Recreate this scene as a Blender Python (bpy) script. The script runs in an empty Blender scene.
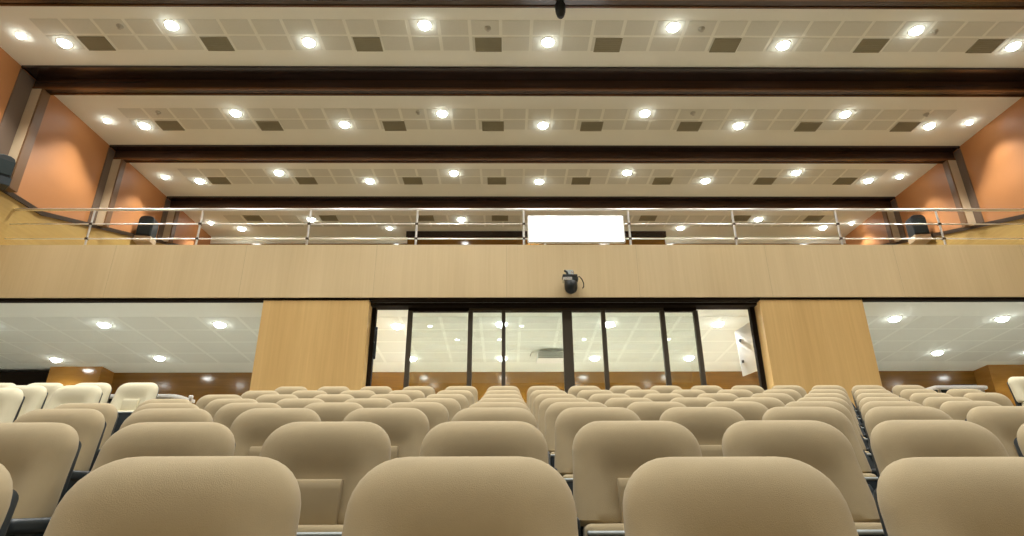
import bpy, bmesh, math, random
from mathutils import Vector, Matrix

random.seed(7)
SC = bpy.context.scene
COL = SC.collection
EYE = 0.85                       # camera height above the floor of the first row

# ------------------------------------------------------------------ helpers
def link(o):
    COL.objects.link(o); return o

def smooth(me, angle=40):
    for p in me.polygons: p.use_smooth = True
    try: me.set_sharp_from_angle(angle=math.radians(angle))
    except Exception: pass

def obj(name, bm, mat, parent=None, sm=False, loc=(0, 0, 0)):
    me = bpy.data.meshes.new(name)
    bmesh.ops.recalc_face_normals(bm, faces=bm.faces)
    bm.to_mesh(me); bm.free()
    for m in (mat if isinstance(mat, (list, tuple)) else [mat]): me.materials.append(m)
    if sm: smooth(me)
    o = link(bpy.data.objects.new(name, me))
    o.location = loc
    if parent: o.parent = parent
    return o

def tag(o, label, cat, group=None, kind=None):
    o['label'] = label; o['category'] = cat
    if group: o['group'] = group
    if kind: o['kind'] = kind
    return o

def thing(name, label, cat, loc=(0, 0, 0), rz=0, group=None, kind=None):
    o = link(bpy.data.objects.new(name, None))
    o.empty_display_size = 0.1
    o.location = loc; o.rotation_euler = (0, 0, rz)
    return tag(o, label, cat, group, kind)

def copy_tree(o, parent=None):
    c = link(o.copy()); c.parent = parent
    for ch in list(o.children):
        copy_tree(ch, c)
    return c

def B():
    return bmesh.new()

def box(bm, x0, x1, y0, y1, z0, z1, bev=0.0, seg=2, mi=0):
    vs = [bm.verts.new((x, y, z)) for x in (x0, x1) for y in (y0, y1) for z in (z0, z1)]
    fs = []
    for q in ((0, 1, 3, 2), (4, 6, 7, 5), (0, 4, 5, 1), (2, 3, 7, 6), (0, 2, 6, 4), (1, 5, 7, 3)):
        f = bm.faces.new([vs[i] for i in q]); f.material_index = mi; fs.append(f)
    if bev:
        es = list({e for f in fs for e in f.edges})
        bmesh.ops.bevel(bm, geom=es, offset=bev, segments=seg, profile=0.5, affect='EDGES')
    return bm

def prism(bm, pts, axis, a, b, mi=0, bev=0.0):
    """extrude a closed 2-D outline; axis 'x': pts=(y,z); 'y': pts=(x,z); 'z': pts=(x,y)"""
    def P(p, t):
        return {'x': (t, p[0], p[1]), 'y': (p[0], t, p[1]), 'z': (p[0], p[1], t)}[axis]
    A = [bm.verts.new(P(p, a)) for p in pts]; C = [bm.verts.new(P(p, b)) for p in pts]
    n = len(pts); fs = [bm.faces.new(A), bm.faces.new(C[::-1])]
    for i in range(n): fs.append(bm.faces.new((A[i], A[(i + 1) % n], C[(i + 1) % n], C[i])))
    for f in fs: f.material_index = mi
    if bev:
        es = list({e for f in fs for e in f.edges})
        bmesh.ops.bevel(bm, geom=es, offset=bev, segments=2, profile=0.5, affect='EDGES')
    return bm

def tube(bm, pts, r, n=10, cap=True):
    rings = []
    pts = [Vector(p) for p in pts]
    for i, p in enumerate(pts):
        d = (pts[min(i + 1, len(pts) - 1)] - pts[max(i - 1, 0)]).normalized()
        a = d.cross(Vector((0, 0, 1)))
        if a.length < 1e-3: a = d.cross(Vector((1, 0, 0)))
        a.normalize(); b = d.cross(a)
        rr = r[i] if isinstance(r, (list, tuple)) else r
        rings.append([bm.verts.new(p + rr * (math.cos(t) * a + math.sin(t) * b)) for t in [2 * math.pi * k / n for k in range(n)]])
    for A, C in zip(rings, rings[1:]):
        for k in range(n): bm.faces.new((A[k], A[(k + 1) % n], C[(k + 1) % n], C[k]))
    if cap: bm.faces.new(rings[0][::-1]); bm.faces.new(rings[-1])
    return bm

def lathe(bm, prof, n=24, cx=0, cy=0, mi=0):
    """prof: (radius, z) list; radius 0 ends make a point"""
    prev = None
    for r, z in prof:
        cur = [bm.verts.new((cx, cy, z))] if r < 1e-6 else [bm.verts.new((cx + r * math.cos(2 * math.pi * k / n), cy + r * math.sin(2 * math.pi * k / n), z)) for k in range(n)]
        if prev:
            for k in range(n):
                k2 = (k + 1) % n
                if len(prev) == 1 and len(cur) == 1: continue
                if len(prev) == 1: f = bm.faces.new((prev[0], cur[k], cur[k2]))
                elif len(cur) == 1: f = bm.faces.new((prev[k], prev[k2], cur[0]))
                else: f = bm.faces.new((prev[k], prev[k2], cur[k2], cur[k]))
                f.material_index = mi
        prev = cur
    return bm

def ss(x, a, b):
    t = max(0, min(1, (x - a) / (b - a))); return t * t * (3 - 2 * t)

# ------------------------------------------------------------------ materials
def mat(name, col, rough=0.5, metal=0.0, spec=0.5, coat=0.0, emit=None, es=0, noise=0, nscale=20, bump=0, bscale=200, sheen=0):
    m = bpy.data.materials.new(name); m.use_nodes = True
    nt = m.node_tree; b = nt.nodes['Principled BSDF']
    b.inputs['Base Color'].default_value = (*col, 1)
    b.inputs['Roughness'].default_value = rough; b.inputs['Metallic'].default_value = metal
    b.inputs['Specular IOR Level'].default_value = spec
    b.inputs['Coat Weight'].default_value = coat; b.inputs['Coat Roughness'].default_value = 0.1
    b.inputs['Sheen Weight'].default_value = sheen
    if emit:
        b.inputs['Emission Color'].default_value = (*emit, 1); b.inputs['Emission Strength'].default_value = es
    tc = nt.nodes.new('ShaderNodeTexCoord')
    if noise:
        n = nt.nodes.new('ShaderNodeTexNoise'); n.inputs['Scale'].default_value = nscale; n.inputs['Detail'].default_value = 5
        nt.links.new(tc.outputs['Object'], n.inputs['Vector'])
        mx = nt.nodes.new('ShaderNodeMix'); mx.data_type = 'RGBA'
        mx.inputs[6].default_value = (*[c * (1 - noise) for c in col], 1); mx.inputs[7].default_value = (*[min(1, c * (1 + noise)) for c in col], 1)
        nt.links.new(n.outputs['Fac'], mx.inputs[0]); nt.links.new(mx.outputs[2], b.inputs['Base Color'])
    if bump:
        n = nt.nodes.new('ShaderNodeTexNoise'); n.inputs['Scale'].default_value = bscale; n.inputs['Detail'].default_value = 3
        nt.links.new(tc.outputs['Object'], n.inputs['Vector'])
        bp = nt.nodes.new('ShaderNodeBump'); bp.inputs['Strength'].default_value = bump; bp.inputs['Distance'].default_value = 0.004
        nt.links.new(n.outputs['Fac'], bp.inputs['Height']); nt.links.new(bp.outputs['Normal'], b.inputs['Normal'])
    return m

def wood(name, dark, light, rough=0.35, scale=(7, 7, 0.35), coat=0.0, spec=0.5, seam=0, seam_w=0.004):
    m = mat(name, light, rough, coat=coat, spec=spec)
    nt = m.node_tree; b = nt.nodes['Principled BSDF']
    tc = nt.nodes.new('ShaderNodeTexCoord'); mp = nt.nodes.new('ShaderNodeMapping'); mp.inputs['Scale'].default_value = scale
    nt.links.new(tc.outputs['Object'], mp.inputs['Vector'])
    n1 = nt.nodes.new('ShaderNodeTexNoise'); n1.inputs['Scale'].default_value = 3; n1.inputs['Detail'].default_value = 8; n1.inputs['Roughness'].default_value = 0.65
    n2 = nt.nodes.new('ShaderNodeTexNoise'); n2.inputs['Scale'].default_value = 0.35; n2.inputs['Detail'].default_value = 3
    nt.links.new(mp.outputs['Vector'], n1.inputs['Vector']); nt.links.new(mp.outputs['Vector'], n2.inputs['Vector'])
    ad = nt.nodes.new('ShaderNodeMath'); ad.operation = 'ADD'; ad.inputs[1].default_value = 0
    mu = nt.nodes.new('ShaderNodeMath'); mu.operation = 'MULTIPLY'; mu.inputs[1].default_value = 0.5
    nt.links.new(n1.outputs['Fac'], ad.inputs[0]); nt.links.new(n2.outputs['Fac'], ad.inputs[1]); nt.links.new(ad.outputs[0], mu.inputs[0])
    cr = nt.nodes.new('ShaderNodeValToRGB')
    cr.color_ramp.elements[0].position = 0.32; cr.color_ramp.elements[0].color = (*dark, 1)
    cr.color_ramp.elements[1].position = 0.68; cr.color_ramp.elements[1].color = (*light, 1)
    nt.links.new(mu.outputs[0], cr.inputs['Fac'])
    out = cr.outputs['Color']
    if seam:
        sx = nt.nodes.new('ShaderNodeSeparateXYZ'); nt.links.new(tc.outputs['Object'], sx.inputs[0])
        md = nt.nodes.new('ShaderNodeMath'); md.operation = 'FLOORED_MODULO'; md.inputs[1].default_value = seam
        nt.links.new(sx.outputs['X'], md.inputs[0])
        lt = nt.nodes.new('ShaderNodeMath'); lt.operation = 'LESS_THAN'; lt.inputs[1].default_value = seam_w
        nt.links.new(md.outputs[0], lt.inputs[0])
        mx = nt.nodes.new('ShaderNodeMix'); mx.data_type = 'RGBA'; mx.inputs[7].default_value = (*[c * 0.6 for c in dark], 1)
        nt.links.new(lt.outputs[0], mx.inputs[0]); nt.links.new(out, mx.inputs[6]); out = mx.outputs[2]
    nt.links.new(out, b.inputs['Base Color'])
    return m

M = {}
M['fabric'] = mat('tan seat fabric', (0.415, 0.334, 0.203), 0.9, spec=0.2, noise=0.10, nscale=9, bump=0.25, bscale=500, sheen=0.15)
M['cream'] = mat('cream seat fabric', (0.72, 0.67, 0.49), 0.9, spec=0.2, noise=0.06, nscale=9, bump=0.25, bscale=500, sheen=0.15)
M['shell'] = mat('dark blue grey plastic', (0.018, 0.028, 0.036), 0.4)
M['rim'] = mat('pale grey plastic and lit edge', (0.42, 0.47, 0.48), 0.45)  # on the seats this pale tone paints light caught by the pan edge
M['floor'] = mat('pale vinyl floor', (0.52, 0.44, 0.32), 0.5, noise=0.12, nscale=6)  # unseen floor made pale to bounce light up to the ceiling
M['landing'] = mat('pale stone floor', (0.74, 0.72, 0.66), 0.45, noise=0.08, nscale=5)  # unseen floor kept light so it bounces lamp light onto the soffit
M['step'] = mat('row carpet', (0.16, 0.13, 0.09), 0.95, noise=0.2, nscale=60)
M['gypsum'] = mat('warm white gypsum', (0.87, 0.87, 0.77), 0.9, spec=0.2)
M['tile'] = mat('perforated ceiling tile', (0.70, 0.70, 0.61), 0.95, spec=0.1, noise=0.05, nscale=40, bump=0.3, bscale=90)
M['soffit'] = mat('grey white soffit', (0.80, 0.83, 0.76), 0.85, spec=0.2)
M['soffit_tile'] = mat('grey soffit tile', (0.69, 0.715, 0.65), 0.9, spec=0.15, noise=0.05, nscale=40)
M['vent'] = mat('olive grey vent metal', (0.30, 0.275, 0.18), 0.6)
M['beam'] = wood('dark mahogany beam', (0.010, 0.006, 0.006), (0.035, 0.017, 0.012), 0.2, scale=(0.35, 7, 7), coat=0.3)
M['beam_edge'] = wood('brown beam moulding', (0.07, 0.028, 0.010), (0.17, 0.07, 0.024), 0.25, scale=(0.35, 7, 7), coat=0.3)
M['maple'] = wood('maple veneer', (0.62, 0.475, 0.265), (0.71, 0.56, 0.33), 0.38, scale=(9, 9, 0.25), seam=2.44)
M['oak'] = wood('honey oak veneer', (0.58, 0.37, 0.14), (0.72, 0.49, 0.205), 0.36, scale=(9, 9, 0.25))
M['brown'] = wood('polished brown veneer', (0.16, 0.07, 0.009), (0.29, 0.14, 0.023), 0.16, scale=(0.4, 0.4, 8), coat=0.4)
M['beam_face'] = wood('brown beam face', (0.022, 0.011, 0.008), (0.075, 0.036, 0.018), 0.25, scale=(0.3, 7, 7), coat=0.3)
M['reveal'] = mat('dull brown reveal', (0.15, 0.105, 0.075), 0.4)
M['gold_trim'] = mat('bronze wall trim', (0.17, 0.085, 0.032), 0.4)
M['honey'] = wood('glossy honey veneer', (0.30, 0.135, 0.022), (0.46, 0.225, 0.045), 0.16, scale=(0.6, 0.6, 4), coat=0.4)
M['orange'] = mat('terracotta wall panel', (0.47, 0.20, 0.068), 0.5, noise=0.07, nscale=2.5)
M['beige'] = mat('beige pilaster face', (0.55, 0.43, 0.28), 0.55, noise=0.05, nscale=4)
M['side_wood'] = wood('yellow side veneer', (0.42, 0.27, 0.075), (0.55, 0.37, 0.12), 0.4, scale=(0.4, 0.4, 7))
M['darktrim'] = mat('dark brown trim', (0.045, 0.027, 0.015), 0.35)
M['black'] = mat('black plastic', (0.010, 0.013, 0.014), 0.4)
M['blackcloth'] = mat('black speaker mesh', (0.008, 0.018, 0.018), 0.8, bump=0.4, bscale=300)
M['frame'] = mat('dark bronze aluminium', (0.075, 0.062, 0.045), 0.4, metal=0.3)
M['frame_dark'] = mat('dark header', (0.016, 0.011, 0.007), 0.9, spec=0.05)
M['chrome'] = mat('stainless steel', (0.86, 0.85, 0.82), 0.34, metal=1.0)
M['white'] = mat('white laminate', (0.85, 0.85, 0.82), 0.4)
M['greywhite'] = mat('grey white board', (0.62, 0.64, 0.63), 0.5)
M['trim_ring'] = mat('white lamp ring', (0.8, 0.78, 0.72), 0.4)
M['lens'] = mat('lit lamp lens', (1, 1, 1), 0.4, emit=(0.96, 1.0, 0.97), es=27)
M['panel_lit'] = mat('lit white panel', (1, 1, 1), 0.5, emit=(1.0, 0.985, 0.96), es=2.6)
M['silver'] = mat('silver band', (0.8, 0.82, 0.82), 0.25, metal=0.8)
M['spr'] = mat('pale grey sprinkler metal', (0.5, 0.48, 0.40), 0.5)
M['acgrey'] = mat('grey grille', (0.35, 0.36, 0.32), 0.5)

def glass_mat():
    m = bpy.data.materials.new('clear window glass'); m.use_nodes = True
    nt = m.node_tree; nt.nodes.clear()
    o = nt.nodes.new('ShaderNodeOutputMaterial'); mix = nt.nodes.new('ShaderNodeMixShader')
    t = nt.nodes.new('ShaderNodeBsdfTransparent'); t.inputs['Color'].default_value = (0.93, 0.96, 0.95, 1)
    g = nt.nodes.new('ShaderNodeBsdfGlossy'); g.inputs['Roughness'].default_value = 0.0
    fr = nt.nodes.new('ShaderNodeFresnel'); fr.inputs['IOR'].default_value = 1.8
    nt.links.new(fr.outputs[0], mix.inputs[0]); nt.links.new(t.outputs[0], mix.inputs[1]); nt.links.new(g.outputs[0], mix.inputs[2])
    nt.links.new(mix.outputs[0], o.inputs[0])
    return m
M['glass'] = glass_mat()

# ------------------------------------------------------------------ dimensions (y forward from the camera, Z = height above the eye)
XL, XR = -9.58, 11.08            # hall side walls
XC = 0.74
YS = -14.0                       # stage end wall, behind the camera
YB = 10.25                       # balcony front
YBACK = 17.6                     # upper back wall
YLOW = 14.70                     # back wall below the balcony
ZC = 8.06 + EYE                  # ceiling
ZBEAM = 7.88 + EYE
PAR0, PAR1 = 3.487 + EYE, 4.512 + EYE
def Z(h): return h + EYE
def soff(y): return Z(3.45 - 0.094 * (y - 10.3))
ROWY = [1.28 + 1.01 * i for i in range(8)]; ROWY[7] = 8.36
RISE = 0.201
FZ = [RISE * i + a for i, a in enumerate((0, 0, 0, -0.013, -0.02, -0.013, 0.005, 0.04))]
YFLOOR = FZ[7]                # level behind the last row

# ------------------------------------------------------------------ setting
def st(name, bm, m, label, cat, sm=False):
    return tag(obj(name, bm, m, None, sm), label, cat, kind='structure')

# floor: flat front part, stepped rows, level landing to the lower back wall
bm = B()
box(bm, XL - 8, XR + 8, YS, ROWY[0] - 0.6, -0.2, 0)
st('floor', bm, M['floor'], 'pale flat floor in front of the first seat row', 'floor')
bm = B()
pts = [(ROWY[0] - 0.6, -0.2), (ROWY[0] - 0.6, 0)]
for i in range(1, 8):
    y = ROWY[i] - 0.6
    pts += [(y, FZ[i - 1]), (y, FZ[i])]
pts += [(9.3, YFLOOR), (9.3, -0.2)]
prism(bm, pts, 'x', XL - 8, XR + 8)
st('floor_rows', bm, M['step'], 'stepped carpeted floor carrying the rows of seats', 'floor')

bm = B(); box(bm, XL - 8, XR + 8, 9.3, YLOW + 3, -0.2, YFLOOR)
st('floor_landing', bm, M['landing'], 'pale level floor behind the last row and inside the glazed room', 'floor')
# ceiling slab with strips of perforated tiles
bm = B(); box(bm, XL - 0.3, XR + 0.3, YS, YBACK + 0.3, ZC, ZC + 0.2)
ceil = st('ceiling', bm, M['gypsum'], 'flat warm white ceiling crossed by dark timber beams', 'ceiling')
STRIPS = [8.24, 10.82, 13.35, 16.02] + [8.24 - 2.6 * k for k in range(1, 8)]
TP = 0.5625
tile0 = -7.70
cells = [tile0 + TP * k for k in range(-2, 34)]
for s in STRIPS:
    bm = B()
    for c in cells:
        if c - TP / 2 < XL + 0.5 or c + TP / 2 > XR - 0.7: continue
        for r in (0, 1):
            y0 = s + 0.02 + 0.41 * r
            box(bm, c - 0.25, c + 0.25, y0, y0 + 0.36, ZC - 0.004, ZC + 0.01)
    obj('tile_strip', bm, M['tile'], ceil)

# portal beams: a dark strip flush with the ceiling, then the beam itself with its lit front face
beams = [(7.15, 7.51, 7.716), (9.50, 9.86, 10.06), (12.29, 12.50, 12.66), (14.87, 15.07, 15.23)] + [(7.15 - 2.6 * k, 7.51 - 2.6 * k, 7.716 - 2.6 * k) for k in range(1, 8)]
ZBEAM = 7.82 + EYE
bn = ['dark timber ceiling beam along the top edge of the picture', 'wide dark timber beam between the first and second ceiling bays',
      'dark timber beam between the second and third ceiling bays', 'thin dark timber beam just above the balcony railing']
for i, (a, v, b) in enumerate(beams):
    lab = bn[i] if i < 4 else 'dark timber ceiling beam over the stage end of the hall'
    t = thing('ceiling_beam', lab, 'beam', ((XL + XR) / 2, a, ZBEAM), kind='structure', group='ceiling beams')
    L = (XR - XL) / 2 - 0.02
    hc = ZC - ZBEAM
    bm = B(); box(bm, -L, L, 0, v - a, hc - 0.03, hc); box(bm, -L, L, -0.02, 0.03, hc - 0.05, hc)
    obj('flush_strip', bm, M['beam'], t)
    bm = B(); box(bm, -L, L, v - a, b - a, 0, hc, 0.01, 1)
    obj('beam_core', bm, M['beam_face'], t)
    bm = B(); box(bm, -L, L, v - a - 0.015, v - a + 0.05, -0.02, 0.025, 0.006, 1); box(bm, -L, L, b - a - 0.03, b - a + 0.01, -0.022, 0.01, 0.006, 1)
    obj('moulding', bm, M['beam_edge'], t)

# side walls of the hall: upper terracotta panels, lower veneer with a cap that climbs with the balcony rake
CAPY, CAPZ, CAPS = 10.95, Z(5.50), 0.29
for side, X, sg in (('left', XL, 1), ('right', XR, -1)):
    bm = B(); box(bm, X - 0.3 if sg > 0 else X, X if sg > 0 else X + 0.3, YS, YBACK + 0.3, PAR0, ZC)
    w = st('wall_' + side, bm, M['orange'], f'terracotta upper side wall on the {side} of the hall', 'wall')
    # veneer below the cap
    bm = B()
    pr = [(YS, PAR0), (YS, CAPZ), (CAPY, CAPZ), (YBACK, CAPZ + CAPS * (YBACK - CAPY)), (YBACK, PAR0)]
    prism(bm, pr, 'x', X, X + sg * 0.05)
    obj('wainscot', bm, M['side_wood'], w)
    bm = B()
    h = 0.09
    pr = [(YS, CAPZ), (CAPY, CAPZ), (YBACK, CAPZ + CAPS * (YBACK - CAPY)), (YBACK, CAPZ + CAPS * (YBACK - CAPY) + h), (CAPY, CAPZ + h), (YS, CAPZ + h)]
    prism(bm, pr, 'x', X, X + sg * 0.09)
    obj('cap_rail', bm, M['darktrim'], w)
    # dark trims where wall meets ceiling beams are part of the pilasters
    n = 0
    for i, (a, v, b) in enumerate(beams):
        d = 0.25
        zb = CAPZ + max(0, CAPS * (b - CAPY)) + 0.10
        where = ['by the top edge of the picture', 'under the wide second beam', 'under the third beam', 'under the beam behind the railing'][i] if i < 4 else 'towards the stage end'
        p = thing('pilaster', f'beige faced wall pilaster on the {side} wall {where}', 'pilaster', (X, a, zb), kind='structure', group='pilasters')
        w2, v2 = b - a, v - a
        bm = B(); x0, x1 = sorted((0, sg * d)); box(bm, x0, x1, v2, w2, -0.06, ZBEAM - zb - 0.02)
        obj('pilaster_core', bm, M['gold_trim'], p)
        bm = B(); x0, x1 = sorted((0.0, sg * (d - 0.035))); box(bm, x0, x1, v2 - 0.012, v2, -0.08, ZBEAM - zb - 0.03)
        obj('face_panel', bm, M['beige'], p)
        bm = B(); x0, x1 = sorted((0, sg * 0.03)); box(bm, x0, x1, 0, v2 - 0.012, -0.14, ZC - zb - 0.06)
        obj('dark_reveal', bm, M['reveal'], p)
        bm = B(); x0, x1 = sorted((0, sg * 0.05)); box(bm, x0, x1, w2, w2 + 0.06, 0.05, ZBEAM - zb - 0.02)
        obj('edge_trim', bm, M['gold_trim'], p)

# stage end wall and upper back wall
bm = B(); box(bm, XL - 8, XR + 8, YS - 0.3, YS, -0.2, ZC)
we = st('wall_front', bm, M['gypsum'], 'pale end wall of the hall on the stage side', 'wall')
bm = B(); box(bm, XL, XR, YS, YS + 0.06, 0, Z(6.6)); obj('wainscot', bm, M['oak'], we)
bm = B(); box(bm, XL, XR, YBACK, YBACK + 0.3, PAR0, ZC)
wb = st('wall_back', bm, M['gypsum'], 'upper back wall behind the balcony', 'wall')
bm = B(); box(bm, XL, XR, YBACK - 0.05, YBACK, PAR1, Z(7.80)); obj('wainscot', bm, M['brown'], wb)

# balcony: parapet, slab, raked floor
bm = B()
box(bm, XL, XR, YB, YB + 0.16, PAR0, PAR1)
par = st('balcony_parapet', bm, M['maple'], 'long maple veneered balcony front across the hall', 'parapet')
bm = B(); box(bm, XL, XR, YB + 0.0, YB + 0.20, PAR1, PAR1 + 0.02); obj('parapet_cap', bm, M['maple'], par)
bm = B(); box(bm, XL - 8, XR + 8, YB + 0.03, YB + 0.16, PAR0 - 0.05, PAR0); obj('gap_shade_strip', bm, M['frame_dark'], par)  # solid near-black strip paints the shade of the recess under the parapet
bm = B()
prism(bm, [(YB + 0.16, PAR1 - 0.9), (11.0, PAR1 - 0.9), (YBACK, Z(5.55)), (YBACK, Z(5.2)), (YB + 0.16, PAR0 + 0.02)], 'x', XL, XR)
st('floor_balcony', bm, M['step'], 'raked balcony floor hidden behind the parapet', 'floor')

# soffit under the balcony, sloping down to the lower back wall
bm = B()
prism(bm, [(YB + 0.05, soff(YB + 0.05)), (YLOW + 3, soff(YLOW + 3)), (YLOW + 3, soff(YLOW + 3) + 0.06), (YB + 0.05, soff(YB) + 0.02)], 'x', XL - 8, XR + 8)
sof = st('ceiling_soffit', bm, M['soffit'], 'sloping tiled soffit under the balcony', 'ceiling')
bm = B()
SP = 0.785
k = -14
for k in range(-26, 30):
    cx = -9.15 + SP / 2 + SP * (k + 5)
    for r in range(5):
        y0 = 11.09 + 0.72 * r; y1 = y0 + 0.66
        if y1 > YLOW - 0.15: continue
        if cx - 0.36 < XL - 7.9 or cx + 0.36 > XR + 7.9: continue
        v = [bm.verts.new((x, y, soff(y) - 0.003)) for x, y in ((cx - 0.36, y0), (cx + 0.36, y0), (cx + 0.36, y1), (cx - 0.36, y1))]
        bm.faces.new(v)
obj('soffit_tiles', bm, M['soffit_tile'], sof)

# lower back wall with two projecting piers, lower side walls
bm = B(); box(bm, XL - 8, XR + 8, YLOW, YLOW + 0.2, YFLOOR, soff(YLOW) + 0.02)
st('wall_back_lower', bm, M['brown'], 'polished brown veneer wall under the balcony', 'wall')
for nm, x0, x1, lab in (('left', -10.95, -9.72, 'glossy honey veneer pier at the back under the balcony, beside the cream chairs'),
                        ('right', 11.72, 17.0, 'glossy honey veneer pier at the back under the balcony, at the right edge')):
    bm = B(); box(bm, x0, x1, 14.2, YLOW + 0.01, YFLOOR, soff(14.2))
    st('pier', bm, M['honey'], lab, 'pier')
bm = B(); box(bm, -13.55, -10.75, YLOW - 0.35, YLOW - 0.05, YFLOOR, soff(YLOW) - 0.04)
st('door_1', bm, M['frame_dark'], 'dark doorway at the back under the balcony, left of the pier', 'door')  # solid near-black panel paints the darkness of the open doorway
for side, X in (('left', XL - 8), ('right', XR + 8)):
    bm = B(); box(bm, X - 0.2, X, YS, YLOW + 0.2, -0.2, PAR0 + 0.1) if side == 'left' else box(bm, X, X + 0.2, YS, YLOW + 0.2, -0.2, PAR0 + 0.1)
    st('wall_lower_' + side, bm, M['side_wood'], f'lower veneered side wall on the {side} of the hall', 'wall')
    x0, x1 = sorted((X, XL if side == 'left' else XR))
    bm = B(); box(bm, x0, x1, YS, YB, PAR0 - 0.05, PAR0 + 0.1)
    st('ceiling_aisle_' + side, bm, M['soffit'], f'low ceiling over the {side} side aisle', 'ceiling')

# two veneered pillars flanking the glazing
for x0, x1, lab in ((-4.42, -2.50, 'broad honey veneer pillar to the left of the glass screen'), (4.64, 6.53, 'broad honey veneer pillar to the right of the glass screen')):
    bm = B(); box(bm, x0, x1, YB + 0.03, YB + 0.62, YFLOOR, PAR0 - 0.012, 0.006, 1)
    st('pillar', bm, M['oak'], lab, 'pillar')

# glass screen (sliding panes in dark frames), first and last bays standing open
YG = 10.6
win = thing('window_1', 'row of sliding glass panes in dark frames under the balcony', 'window', (0, YG, YFLOOR), kind='structure')
zt = Z(3.33) - YFLOOR; zt2 = Z(3.41) - YFLOOR; zl = PAR0 - 0.05 - YFLOOR
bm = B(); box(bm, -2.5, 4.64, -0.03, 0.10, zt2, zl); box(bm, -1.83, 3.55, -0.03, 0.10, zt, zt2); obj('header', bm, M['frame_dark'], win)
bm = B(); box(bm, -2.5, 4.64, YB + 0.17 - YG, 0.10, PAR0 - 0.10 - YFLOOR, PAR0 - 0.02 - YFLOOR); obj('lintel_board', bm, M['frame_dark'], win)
bm = B(); box(bm, -0.70, 2.93, -0.045, -0.031, zt + 0.0, zt + 0.05); obj('header_rail', bm, M['frame'], win)
MULL = [(-1.79, 0.085), (-0.67, 0.085), (-0.055, 0.07), (1.125, 0.18), (1.80, 0.075), (2.905, 0.085), (3.53, 0.08)]
for i, (x, w) in enumerate(MULL):
    bm = B(); box(bm, x - w / 2, x + w / 2, -0.04, 0.05, 0, zt, 0.004, 1); obj('mullion', bm, M['frame'], win)
for x in (-2.47, 4.60):
    bm = B(); box(bm, x - 0.05, x + 0.05, -0.04, 0.06, 0, zt2, 0.004, 1); obj('jamb', bm, M['frame_dark'], win)
bm = B(); box(bm, -1.79, 3.53, -0.03, 0.05, 0, 0.06); obj('sill_track', bm, M['frame'], win)
for (a, wa), (b, wb_) in zip(MULL, MULL[1:]):
    bm = B(); box(bm, a + wa / 2, b - wb_ / 2, -0.004, 0.004, 0.06, zt); obj('glass_pane', bm, M['glass'], win)
# handle on the left jamb
hd = thing('door_handle_bar', 'dark pull handle on the frame beside the first open pane', 'handle', (-2.40, YG - 0.05, Z(2.72)))
bm = B(); tube(bm, [(0, 0.03, -0.24), (0, -0.04, -0.22), (0, -0.05, 0), (0, -0.04, 0.22), (0, 0.03, 0.24)], 0.016, 8); obj('grip', bm, M['black'], hd, True)
bm = B(); box(bm, -0.03, 0.03, 0.012, 0.03, -0.3, 0.3, 0.006, 1); obj('back_plate', bm, M['shell'], hd)
# walls of the room behind the glass
for nm, x0, x1 in (('left', -4.42, -4.32), ('right', 6.43, 6.53)):
    bm = B(); box(bm, x0, x1, YB + 0.64, YLOW - 0.001, YFLOOR, soff(YLOW) + 0.0)
    st('wall_room_' + nm, bm, M['white'], f'{nm} side wall of the room behind the glass', 'wall')

# ------------------------------------------------------------------ seats
def backrest_bm(H, top_extra=0.0):
    """upholstered back: H = height of its top above the floor; hollow centre, forward side bolsters"""
    bm = B(); N = 40
    depth = 0.375 + top_extra
    ds = [0.0, 0.003, 0.010, 0.020, 0.034, 0.052, 0.074, 0.098, 0.12, 0.145, 0.17, 0.19, 0.21, 0.235, 0.265, 0.30, 0.33, 0.355, 0.368, 0.375]
    ds = [d * depth / 0.375 for d in ds]
    rings = []
    for d in ds:
        R = 0.125
        if d < R: w = 0.125 + 0.118 * math.sqrt(max(0, 1 - ((R - d) / R) ** 2.2))
        else: w = 0.243 + 0.012 * ss(d, R, depth)
        e = depth - d
        if e < 0.02: w -= 0.012 * (1 - e / 0.02)
        cap = math.sqrt(max(0.0, 1 - (1 - min(d / 0.06, 1)) ** 2))
        if e < 0.02: cap *= 0.75 + 0.25 * e / 0.02
        hb = 0.004 + 0.052 * cap
        yc = -0.25 * d
        ring = []
        for k in range(N):
            t = 2 * math.pi * k / N
            c, s = math.cos(t), math.sin(t)
            ex = 2 / 3.4
            x = w * math.copysign(abs(c) ** ex, c); fy = math.copysign(abs(s) ** ex, s)
            if fy < 0:
                ax = abs(x)
                mid = 0.014 * math.exp(-((d - 0.085) / 0.065) ** 2) - 0.014 * ss(d, 0.13, 0.215)
                wing = 0.022 * ss(d, 0.0, 0.10) + 0.018 * ss(d, 0.10, 0.36)
                m = ss(ax, 0.085, 0.20)
                F = hb + cap * (mid * (1 - m) + wing * m)
            else: F = hb * 0.75
            ring.append(bm.verts.new((x, yc + F * fy, H - d)))
        rings.append(ring)
    for A, C in zip(rings, rings[1:]):
        for k in range(N): bm.faces.new((A[k], A[(k + 1) % N], C[(k + 1) % N], C[k]))
    bm.faces.new(rings[0][::-1]); bm.faces.new(rings[-1])
    return bm

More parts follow.
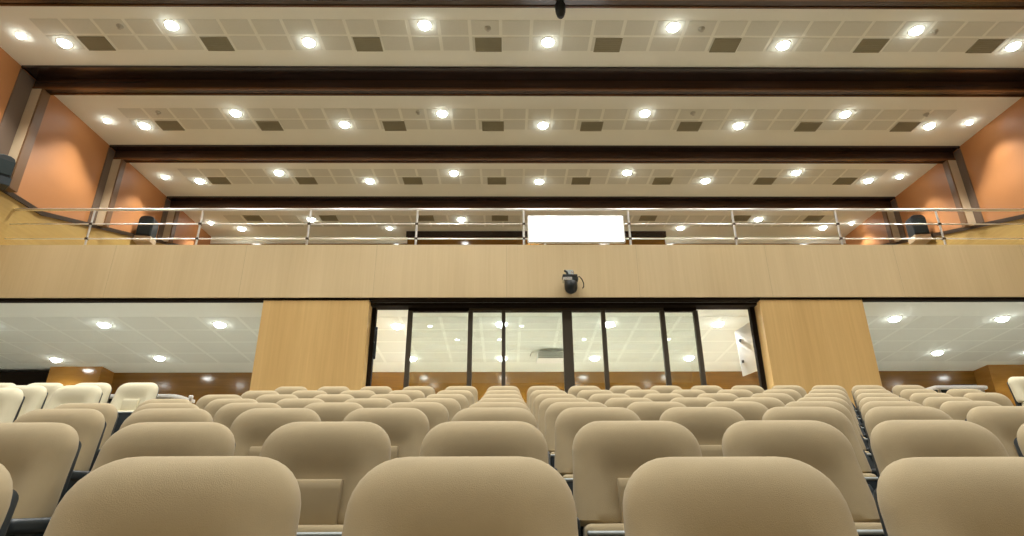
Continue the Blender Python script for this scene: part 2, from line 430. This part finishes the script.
def make_seat(fab, H=0.947, both=False, extra=0.0):
    t = thing('auditorium_seat', 'seat', 'seat')
    bk = obj('backrest', backrest_bm(H, extra), fab, t, True)
    # lumbar pad set between the bolsters
    z1 = H - 0.213; z0 = H - 0.37
    bm = B()
    prism(bm, [(-0.052 - 0.008, z1), (-0.052 - 0.070, z1 - 0.004), (-0.052 - 0.082, z1 - 0.03), (-0.09 - 0.060, z0), (-0.09 - 0.0, z0)], 'x', -0.092, 0.092, bev=0.008)
    obj('lumbar_pad', bm, fab, t, True)
    # rear shell
    bm = B()
    prism(bm, [(-0.04 + 0.05, H - 0.06), (-0.04 + 0.075, H - 0.08), (-0.09 + 0.08, H - 0.42), (-0.10 + 0.02, H - 0.44), (-0.09 + 0.03, H - 0.36)], 'x', -0.225, 0.225, bev=0.01)
    obj('back_shell', bm, M['shell'], t, True)
    # tipped-up cushion: fabric wrap outside, dark pan towards the front, pale rim painting the light along the pan's top edge
    zt = H - 0.366
    bm = B(); box(bm, -0.226, 0.226, -0.222, -0.095, 0.23, zt, 0.022, 3)
    cu = obj('seat_cushion', bm, fab, t, True)
    bm = B(); box(bm, -0.222, 0.222, -0.248, -0.215, 0.22, zt - 0.026, 0.012, 2)
    obj('pan', bm, M['shell'], cu, True)
    bm = B(); box(bm, -0.224, 0.224, -0.252, -0.212, zt - 0.034, zt - 0.020, 0.005, 1)
    obj('rim', bm, M['rim'], cu, True)
    bm = B(); tube(bm, [(-0.26, -0.11, 0.30), (0.29, -0.11, 0.30)], 0.02, 8); obj('pivot_bar', bm, M['shell'], t, True)
    for x in ((0.29, -0.29) if both else (0.29,)):
        bm = B()
        prism(bm, [(-0.30, 0.50), (-0.30, 0.57), (-0.10, 0.575), (-0.055, 0.66), (-0.01, 0.71), (0.03, 0.70), (0.05, 0.55), (0.03, 0.06), (0.10, 0.0), (-0.26, 0.0), (-0.20, 0.06), (-0.17, 0.40)], 'x', x - 0.016, x + 0.016, bev=0.005)
        sd = obj('side_panel', bm, M['shell'], t, True)
        bm = B(); box(bm, x - 0.03, x + 0.03, -0.34, -0.05, 0.560, 0.608, 0.016, 3)
        obj('armrest', bm, M['shell'], sd, True)
    return t

PX = 0.5775
X0 = -0.05
ordn = ['first', 'second', 'third', 'fourth', 'fifth', 'sixth', 'seventh', 'eighth', 'ninth', 'tenth', 'eleventh', 'twelfth', 'thirteenth', 'fourteenth', 'fifteenth', 'sixteenth', 'seventeenth', 'eighteenth']
def nth(i, n):
    """i counted from 0 at the left of n"""
    if n == 1: return 'the only one'
    if i == 0: return 'leftmost'
    if i == n - 1: return 'rightmost'
    return (ordn[i] + ' from the left') if i < (n + 1) / 2 else (ordn[n - 1 - i] + ' from the right')

seat_a = make_seat(M['fabric'])
seat_b = make_seat(M['fabric'], both=True)
used = set()
def put(src, x, y, z, label, group, rz=0):
    o = src if src.name not in used else copy_tree(src)
    used.add(src.name)
    o.location = (x, y, z); o.rotation_euler = (0, 0, rz); o['label'] = label; o['group'] = group
    return o

KR = {0: (-2, 2), 1: (-3, 4), 2: (-4, 5), 3: (-5, 6), 4: (-5, 7), 5: (-5, 9), 6: (-5, 10), 7: (-5, 10)}
for r in range(8):
    a, b = KR[r]
    ks = list(range(a, b + 1))
    for i, k in enumerate(ks):
        dx = [-0.055, -0.035, -0.02, -0.01, 0, 0, 0, 0][r]
        if k < 0: dx += 0.02 * k
        y = ROWY[r] + 0.095
        if r == 0: y += 0.02 + 0.035 * k; dx += {-2: 0.045, -1: 0.03, 0: 0.01, 1: 0.025, 2: 0.04}[k]
        x = X0 + PX * k + dx
        z = FZ[r]
        rowname = ['front row nearest the camera', 'second row', 'third row', 'fourth row', 'fifth row', 'sixth row', 'seventh row', 'last row by the glass'][r]
        put(seat_b if i == 0 else seat_a, x, y, z, f'tan upholstered auditorium seat in the {rowname}, {nth(i, len(ks))}', f'tan seats in the {rowname}')

cream_a = make_seat(M['cream'], H=1.035)
CX = -4.51
cream = [(4, [0]), (5, [0, 1]), (6, [0, 1, 2, 3])]
lab = {(4, 0): 'big cream seat at the left edge, frontmost of the cream seats',
       (5, 0): 'cream seat directly behind the tan fourth row seat, middle row of the cream block',
       (5, 1): 'cream seat tucked behind the frontmost big cream seat at the left edge',
       (6, 0): 'cream seat standing alone beside the white table, rightmost of the cream block',
       (6, 1): 'cream seat in the rear cream row, second from the white table',
       (6, 2): 'cream seat in the rear cream row in front of the honey pier',
       (6, 3): 'cream seat in the rear cream row cut by the left edge'}
for r, ks in cream:
    for k in ks:
        put(cream_a, CX - 0.575 * k, ROWY[r] + 0.02, FZ[r], lab[(r, k)], 'cream seats in the left block')
put(cream_a, 7.30, ROWY[7] - 0.05, FZ[7], 'lone cream seat at the right edge behind the tan rows', 'cream seats on the right')

# ------------------------------------------------------------------ white tables behind the seats
def table(name, x0, x1, y0, y1, z0, h, label):
    t = thing(name, label, 'table', ((x0 + x1) / 2, (y0 + y1) / 2, z0))
    w, d = (x1 - x0) / 2, (y1 - y0) / 2
    bm = B()
    prism(bm, [(-w, -d), (w - 0.12, -d), (w - 0.04, -d + 0.04), (w, -d + 0.14), (w, d), (-w, d)], 'z', h - 0.045, h, bev=0.008)
    obj('tabletop', bm, M['white'], t)
    bm = B(); box(bm, -w + 0.08, w - 0.12, -d + 0.12, d - 0.05, h - 0.10, h - 0.045); obj('apron', bm, M['shell'], t)
    for sx in (-1, 1):
        for sy in (-1, 1):
            bm = B(); tube(bm, [(sx * (w - 0.1), sy * (d - 0.08), 0), (sx * (w - 0.1), sy * (d - 0.08), h - 0.045)], 0.022, 10); obj('leg', bm, M['chrome'], t, True)
    return t
table('side_table', -6.30, -4.62, 8.42, 8.95, YFLOOR, Z(1.437) - YFLOOR, 'white topped table behind the lone cream seat')
table('side_table', 6.60, 7.48, 9.10, 9.70, YFLOOR, Z(1.655) - YFLOOR, 'white topped table behind the last tan seats on the right')
# small white cup on the left table's end post; dark device on the right table
t = thing('barrier_post', 'slim post with a white cap beside the white table', 'post', (-4.46, 8.5, YFLOOR))
bm = B(); lathe(bm, [(0, 0), (0.12, 0), (0.12, 0.015), (0.02, 0.03), (0.018, 0.8), (0, 0.8)], 16); obj('pole', bm, M['chrome'], t, True)
bm = B(); hh = Z(1.43) - YFLOOR; lathe(bm, [(0, 0.79), (0.03, 0.79), (0.032, hh - 0.01), (0.02, hh), (0, hh)], 16); obj('cap', bm, M['white'], t, True)
t = thing('laptop', 'closed black laptop lying on the white table at the right', 'laptop', (7.10, 9.27, Z(1.655)))
bm = B(); box(bm, -0.19, 0.19, -0.12, 0.12, 0.0, 0.014, 0.005, 2); obj('base', bm, M['black'], t)
bm = B(); box(bm, -0.19, 0.19, -0.12, 0.12, 0.016, 0.024, 0.004, 2); obj('lid', bm, M['shell'], t)

# ------------------------------------------------------------------ balcony railing
rl = thing('balcony_railing', 'stainless steel railing with three rails on the balcony front', 'railing', (0, YB + 0.09, PAR1 + 0.02))
posts = [-10.05 + 2.0765 * k for k in range(0, 11)]
posts = [-7.98, -5.89, -3.80, -1.73, 0.334, 2.37, 4.405, 6.43, 8.42, 10.45]
for x in posts:
    bm = B(); tube(bm, [(x, 0, 0), (x, 0, 0.775)], 0.021, 10); lathe(bm, [(0, 0.012), (0.055, 0.012), (0.055, 0), (0, 0)], 16, x, 0)
    p = obj('post', bm, M['chrome'], rl, True)
    for zz in (0.165, 0.475):
        bm = B(); box(bm, x - 0.028, x + 0.028, -0.03, 0.03, zz - 0.022, zz + 0.022, 0.006, 1); obj('clamp', bm, M['darktrim'], p)
def rail(name, z, r):
    bm = B(); tube(bm, [(XL + 0.06, 0, z), (XR - 0.06, 0, z)], r, 12); return obj(name, bm, M['chrome'], rl, True)
rail('top_rail', 0.785, 0.028); rail('middle_rail', 0.475, 0.013); rail('lower_rail', 0.165, 0.013)

# lit panel hung on the railing between two posts
lp = thing('light_panel', 'glaring white lit panel hung on the balcony railing between two posts', 'light panel', (1.33, YB + 0.025, PAR1 + 0.03))
bm = B(); box(bm, -0.93, 0.93, -0.02, 0.02, 0.03, 0.62, 0.03, 3); obj('housing', bm, M['white'], lp, True)
bm = B(); box(bm, -0.90, 0.90, -0.032, -0.021, 0.06, 0.59, 0.005, 1); obj('diffuser', bm, M['panel_lit'], lp)
for x in (-0.6, 0.6):
    bm = B(); box(bm, x - 0.02, x + 0.02, 0.02, 0.05, 0.43, 0.50); box(bm, x - 0.02, x + 0.02, -0.01, 0.01, -0.012, 0.04); obj('hook', bm, M['chrome'], lp)

# ------------------------------------------------------------------ projection booth at the top of the balcony
pb = thing('projection_booth', 'dark brown projection booth against the balcony back wall', 'booth', (0.95, 17.2, PAR1), kind='structure')
bm = B(); box(bm, -4.1, 4.1, 0, 0.34, 0, ZC - PAR1 - 0.002); obj('booth_front', bm, M['brown'], pb)
bm = B(); box(bm, -4.14, 4.14, -0.05, 0.0, Z(7.86) - PAR1, ZC - PAR1 - 0.003); obj('booth_fascia', bm, M['beam'], pb)

# ------------------------------------------------------------------ downlights
def downlight(r, small=False):
    t = thing('ceiling_downlight', 'downlight', 'ceiling light')
    bm = B(); lathe(bm, [(r * 0.94, 0.01), (r * 0.94, -0.008), (r * 1.0, -0.014), (r * 1.16, -0.010), (r * 1.22, 0.0), (r * 1.22, 0.01)], 28)
    obj('trim_ring', bm, M['trim_ring'], t, True)
    bm = B(); lathe(bm, [(r * 0.94, -0.004), (r * 0.90, -0.028), (r * 0.74, -0.050), (r * 0.45, -0.066), (0, -0.072)], 28)  # dome shape added so the lens throws a halo onto the ceiling
    obj('lens', bm, M['lens'], t, True)
    return t
dl_big, dl_small = downlight(0.115), downlight(0.075)
LAMP = {}
def lamp(x, y, z, power, angle=118, blend=0.45, size=0.10, tilt=0):
    key = (power, angle, blend)
    if key not in LAMP:
        d = bpy.data.lights.new('downlight_beam', 'SPOT'); d.energy = power; d.spot_size = math.radians(angle); d.spot_blend = blend
        d.shadow_soft_size = size; d.color = (1.0, 0.985, 0.93); LAMP[key] = d
    o = link(bpy.data.objects.new('downlight_beam', LAMP[key])); o.location = (x, y, z - 0.10); o.rotation_euler = (tilt, 0, 0)
    return o
POW = 222
BAYN = ['top ceiling bay', 'second ceiling bay down', 'third ceiling bay down', 'ceiling bay behind the railing']
LX = [XC + 2.24 * (k - 4.5) + 0.10 for k in range(10)]
bays = [
  (8.40, 8.84, [(-8.96, 8.66, 1), (-8.29, 8.86, 0), (-6.05, 8.40, 0), (-3.71, 8.82, 0), (-1.48, 8.38, 0), (0.78, 8.80, 0), (3.04, 8.41, 0), (5.25, 8.86, 0), (7.54, 8.47, 0), (9.66, 8.87, 0)]),
  (11.0, 11.44, [(-9.00, 11.28, 1), (-8.28, 11.48, 0), (-6.0, 11.0, 0), (-3.70, 11.42, 0), (-1.43, 11.0, 0), (0.84, 11.44, 0), (3.08, 10.98, 0), (5.34, 11.44, 0), (7.57, 11.0, 0), (9.76, 11.44, 0), (10.58, 11.29, 1)]),
  (13.55, 13.98, [(-9.03, 13.77, 1), (-8.22, 13.98, 0), (-5.95, 13.55, 0), (-3.67, 13.98, 0), (-1.38, 13.56, 0), (0.88, 14.0, 0), (3.17, 13.53, 0), (5.36, 13.96, 0), (7.62, 13.52, 0), (9.76, 13.93, 0), (10.48, 13.71, 1)]),
  (16.3, 16.96, [(-9.10, 16.55, 1), (-8.33, 16.96, 0), (-5.95, 16.30, 0), (-3.68, 16.92, 1), (-1.38, 16.30, 0), (0.86, 16.92, 1), (3.22, 16.30, 0), (5.49, 16.90, 0), (7.72, 16.28, 0), (10.0, 16.88, 0), (10.73, 16.55, 1)]),
]
usedl = set()
def put_light(src, x, y, z, label, group, tilt=0.0):
    o = src if src.name not in usedl else copy_tree(src)
    usedl.add(src.name)
    o.location = (x, y, z); o.rotation_euler = (tilt, 0, 0); o['label'] = label; o['group'] = group
    return o
for bi, (n_, f_, L) in enumerate(bays):
    for i, (x, y, small) in enumerate(L):
        kind = 'small' if small else 'bright'
        put_light(dl_small if small else dl_big, x, y, ZC, f'{kind} round downlight in the {BAYN[bi]}, {nth(i, len(L))}', f'downlights in the {BAYN[bi]}')
        lamp(x, y, ZC, POW * (0.5 if small else 1.0), 92 if small else 118)
# bays over the stage end, behind the camera
for b in range(1, 8):
    for i in range(5):
        x = XC + 4.48 * (i - 2) + (2.24 if b % 2 else 0) * (1 if i < 2 else -1) * 0.5
        put_light(dl_big, x, 8.8 - 2.6 * b, ZC, 'round downlight in the ceiling over the stage end of the hall', 'downlights over the stage end')
        lamp(x, 8.8 - 2.6 * b, ZC, POW * (1.5 if b < 4 else 0.4))
# soffit downlights
SL = [(-10.3, 11.46), (-8.01, 11.46), (-5.72, 11.46), (-2.20, 11.55), (-0.10, 11.46), (2.05, 11.46), (4.25, 11.46), (7.66, 11.19), (9.81, 11.20), (12.0, 11.2),
      (-12.6, 13.6), (-10.43, 13.63), (-7.99, 13.53), (-5.40, 13.5), (-2.20, 13.6), (-0.10, 13.6), (2.05, 13.6), (4.25, 13.6), (7.60, 13.25), (9.86, 13.25), (12.0, 13.25)]
names = {1: 'front row, left one of the two in the left opening', 2: 'front row, right one of the two in the left opening', 3: 'front row behind the first open pane', 4: 'front row, second one behind the glass',
         5: 'front row, third one behind the glass', 6: 'front row behind the last open pane', 7: 'front row, left one of the two in the right opening', 8: 'front row, right one of the two in the right opening',
         11: 'rear row above the honey pier', 12: 'rear row in the left opening near the pillar', 15: 'rear row, first one behind the glass', 16: 'rear row, second one behind the glass', 14: 'rear row behind the first mullion', 17: 'rear row behind the last mullion', 19: 'rear row in the right opening'}
slope = -math.atan(0.094)
for i, (x, y) in enumerate(SL):
    lb = f'round soffit downlight, {names[i]}' if i in names else 'round soffit downlight hidden behind a pillar or outside the openings'
    put_light(dl_big, x, y, soff(y) - 0.002, lb, 'soffit downlights', slope)
    lamp(x, y, soff(y), 235 if -2.6 < x < 5 else 48, 150, 0.6)

# ------------------------------------------------------------------ ceiling vents
vt = thing('ceiling_vent', 'vent', 'vent')
bm = B(); box(bm, -0.25, 0.25, -0.18, 0.18, -0.004, 0.01); obj('backing', bm, M['vent'], vt)
bm = B()
for y in (-0.18, 0.165): box(bm, -0.25, 0.25, y, y + 0.015, -0.012, 0.0)
for x in (-0.25, 0.235): box(bm, x, x + 0.015, -0.18, 0.18, -0.012, 0.0)
obj('frame', bm, M['vent'], vt)
for k in range(6):
    bm = B(); y = -0.135 + 0.054 * k; prism(bm, [(y - 0.02, -0.011), (y - 0.016, -0.013), (y + 0.02, -0.005), (y + 0.016, -0.003)], 'x', -0.235, 0.235); obj('slat', bm, M['vent'], vt)
VX = [[-7.70, -5.44, -2.61, -0.34, 1.92, 4.15, 6.93, 9.12], [-7.70, -5.42, -2.57, -0.31, 1.96, 4.22, 6.97, 9.22], [-7.70, -5.36, -2.52, -0.26, 2.01, 4.21, 6.98, 9.15], [-7.68, -5.39, -2.46, -0.20, 2.05, 4.31, 7.16, 9.39]]
VY = [8.87, 11.48, 13.97, 16.22]
first = True
for bi in range(4):
    for i, x in enumerate(VX[bi]):
        o = vt if first else copy_tree(vt); first = False
        o.location = (x, VY[bi], ZC - 0.004)
        o['label'] = f'dark square air vent in the {BAYN[bi]}, {nth(i, 8)}'; o['group'] = f'air vents in the {BAYN[bi]}'
# sprinkler heads
sp = thing('ceiling_sprinkler', 'sprinkler', 'sprinkler')
bm = B(); lathe(bm, [(0, 0.01), (0.06, 0.01), (0.06, -0.012), (0.035, -0.03), (0, -0.034)], 16); obj('rosette', bm, M['spr'], sp, True)
bm = B(); lathe(bm, [(0, -0.03), (0.012, -0.03), (0.012, -0.055), (0.03, -0.058), (0, -0.062)], 12); obj('nozzle', bm, M['spr'], sp, True)
first = True
SPK = [(0, [(-7.0, 8.43), (-0.34, 8.45), (3.57, 8.45), (7.9, 8.5)]), (1, [(-7.7, 10.98), (-1.95, 10.95), (4.15, 10.97), (9.4, 11.0)])]
for bi, L in SPK:
    for i, (x, y) in enumerate(L):
        o = sp if first else copy_tree(sp); first = False
        o.location = (x, y, ZC - 0.005)
        o['label'] = f'small grey sprinkler head in the {BAYN[bi]}, {nth(i, 4)}'; o['group'] = 'sprinkler heads'

# ------------------------------------------------------------------ loudspeakers on the side walls
def speaker(x, y, z, rz, label, w=0.36, h=0.56, d=0.32, shelf='beige'):
    t = thing('loudspeaker', label, 'loudspeaker', (x, y, z), rz, group='wall loudspeakers')
    bm = B()
    prism(bm, [(-w / 2, 0), (w / 2, 0), (w / 2, h - 0.10), (w / 2 - 0.03, h - 0.03), (w / 2 - 0.10, h), (-w / 2 + 0.10, h), (-w / 2 + 0.03, h - 0.03), (-w / 2, h - 0.10)], 'y', -d / 2, d / 2, bev=0.01)
    obj('cabinet', bm, M['black'], t)
    bm = B(); box(bm, -w / 2 + 0.02, w / 2 - 0.02, -d / 2 - 0.012, -d / 2, 0.03, h - 0.10, 0.005, 1); obj('grille', bm, M['blackcloth'], t)
    bm = B(); box(bm, -w / 2 - 0.02, w / 2 + 0.02, -d / 2, d / 2 + 0.03, -0.16, -0.0, 0.008, 1); obj('bracket_shelf', bm, M[shelf], t)
    return t
speaker(XL + 0.27, 14.00, Z(6.38), 0.15, 'black wall loudspeaker above the balcony on the left wall')
speaker(XR - 0.30, 14.00, Z(6.42), -0.15, 'black wall loudspeaker above the balcony on the right wall')
speaker(XL + 0.22, 9.62, Z(5.62), 0.9, 'dark loudspeaker low on the pilaster at the left edge', 0.30, 0.42, 0.25, 'shell')

# ------------------------------------------------------------------ pan-tilt camera on the balcony front
cam = thing('security_camera', 'black pan tilt camera with silver band on the balcony front', 'camera', (1.165, YB - 0.17, Z(3.50)))
bm = B(); lathe(bm, [(0, 0), (0.05, 0.008), (0.095, 0.04), (0.115, 0.09), (0.118, 0.14), (0.118, 0.20), (0.10, 0.225), (0, 0.225)], 24); obj('dome_body', bm, M['black'], cam, True)
bm = B(); box(bm, -0.145, 0.02, -0.09, 0.09, 0.225, 0.29, 0.012, 2); obj('silver_band', bm, M['silver'], cam)
bm = B(); box(bm, -0.15, 0.12, -0.08, 0.11, 0.29, 0.345, 0.012, 2); box(bm, 0.02, 0.13, -0.08, 0.08, 0.225, 0.29, 0.008, 1); obj('top_housing', bm, M['black'], cam)
bm = B(); tube(bm, [(-0.04, 0.03, 0.34), (-0.06, 0.03, 0.42), (-0.10, 0.05, 0.46)], 0.022, 8); obj('arm', bm, M['black'], cam, True)
bm = B(); box(bm, 0.01, 0.065, 0.0, 0.10, 0.345, 0.44, 0.01, 1); obj('mount_block', bm, M['silver'], cam)
bm = B(); box(bm, -0.06, 0.06, 0.11, 0.168, 0.25, 0.50, 0.006, 1); obj('wall_plate', bm, M['rim'], cam)
bm = B(); tube(bm, [(0.10, 0.0, 0.30), (0.16, 0, 0.325), (0.205, 0, 0.27), (0.235, 0.02, 0.20), (0.235, 0.04, 0.14), (0.215, 0.06, 0.12)], 0.011, 8); obj('cable', bm, M['darktrim'], cam, True)

# black lamp head hanging from the nearest visible beam
hs = thing('hanging_spotlight', 'black spotlight head hanging from the topmost ceiling beam', 'spotlight', (0.90, 7.60, ZBEAM - 0.022))
bm = B(); lathe(bm, [(0, 0), (0.07, 0), (0.07, -0.02), (0.03, -0.03), (0.03, -0.06), (0, -0.06)], 16); obj('stem', bm, M['black'], hs, True)
bm = B(); lathe(bm, [(0, -0.05), (0.085, -0.055), (0.09, -0.12), (0.08, -0.22), (0.06, -0.29), (0.035, -0.325), (0, -0.33)], 20); obj('lamp_head', bm, M['black'], hs, True)

# ------------------------------------------------------------------ inside the room behind the glass
wbd = thing('white_board', 'white hinged board standing open behind the last open pane', 'board', (4.69, 11.2, YFLOOR), -0.62)
zb = Z(2.24) - YFLOOR
bm = B()
prism(bm, [(-0.19, zb), (0.19, zb + 0.10), (0.15, zb + 1.06), (-0.22, zb + 0.89)], 'y', -0.015, 0.015, bev=0.004)
obj('board_panel', bm, M['greywhite'], wbd)
for z in (0.27, 0.69):
    bm = B(); lathe(bm, [(0, 0), (0.022, 0), (0.022, 0.05), (0, 0.05)], 12, -0.14, -0.03); obj('knob', bm, M['black'], wbd, True, (0, 0, zb + z - 0.02))
bm = B(); tube(bm, [(0.20, 0, 0.0), (0.20, 0, zb + 1.0)], 0.015, 8); box(bm, -0.1, 0.4, -0.1, 0.1, 0.0, 0.015); obj('hinge_post', bm, M['rim'], wbd)
ac = thing('air_conditioner', 'grey slatted unit under the ceiling behind the glass', 'air conditioner', (1.02, 13.2, soff(13.2) - 0.05))
bm = B(); box(bm, -0.34, 0.25, -0.25, 0.25, -0.16, 0.005, 0.02, 2); obj('casing', bm, M['white'], ac)
for k in range(3):
    bm = B(); box(bm, -0.32, 0.23, -0.268, -0.25, -0.145 + 0.048 * k, -0.115 + 0.048 * k); obj('slat', bm, M['acgrey'], ac)
bm = B(); tube(bm, [(-0.50, -0.2, -0.10), (-0.46, -0.2, 0.0), (-0.30, -0.2, 0.035 - 0.02), (0.0, -0.28, 0.03), (0.35, -0.2, 0.02), (0.5, -0.2, -0.05)], 0.012, 8); obj('pipe', bm, M['acgrey'], ac, True)

# ------------------------------------------------------------------ world, camera, colour management
w = bpy.data.worlds.new('room dark'); SC.world = w; w.use_nodes = True
w.node_tree.nodes['Background'].inputs['Color'].default_value = (0.02, 0.018, 0.015, 1)
w.node_tree.nodes['Background'].inputs['Strength'].default_value = 0.2

FPX = 592.9; p, yaw, roll = math.radians(21.605), math.radians(0.5655), math.radians(-0.23986)
cp, sn = math.cos(p), math.sin(p)
fwd = Vector((math.sin(yaw) * cp, math.cos(yaw) * cp, sn)); right = Vector((math.cos(yaw), -math.sin(yaw), 0)); up = right.cross(fwd)
r2 = math.cos(roll) * right + math.sin(roll) * up; u2 = -math.sin(roll) * right + math.cos(roll) * up
cd = bpy.data.cameras.new('camera'); cd.sensor_fit = 'HORIZONTAL'; cd.sensor_width = 36; cd.lens = FPX / 1024 * 36; cd.clip_start = 0.05
co = link(bpy.data.objects.new('camera', cd))
co.matrix_world = Matrix(((r2.x, u2.x, -fwd.x, 0), (r2.y, u2.y, -fwd.y, 0), (r2.z, u2.z, -fwd.z, EYE), (0, 0, 0, 1)))
SC.camera = co
SC.view_settings.view_transform = 'Standard'; SC.view_settings.look = 'None'; SC.view_settings.gamma = 1; SC.view_settings.use_curve_mapping = False
SC.view_settings.exposure = 0.13
SC.cycles.max_bounces = 10; SC.cycles.diffuse_bounces = 6; SC.cycles.transparent_max_bounces = 12
SC.cycles.use_denoising = True
SC.cycles.sample_clamp_indirect = 6
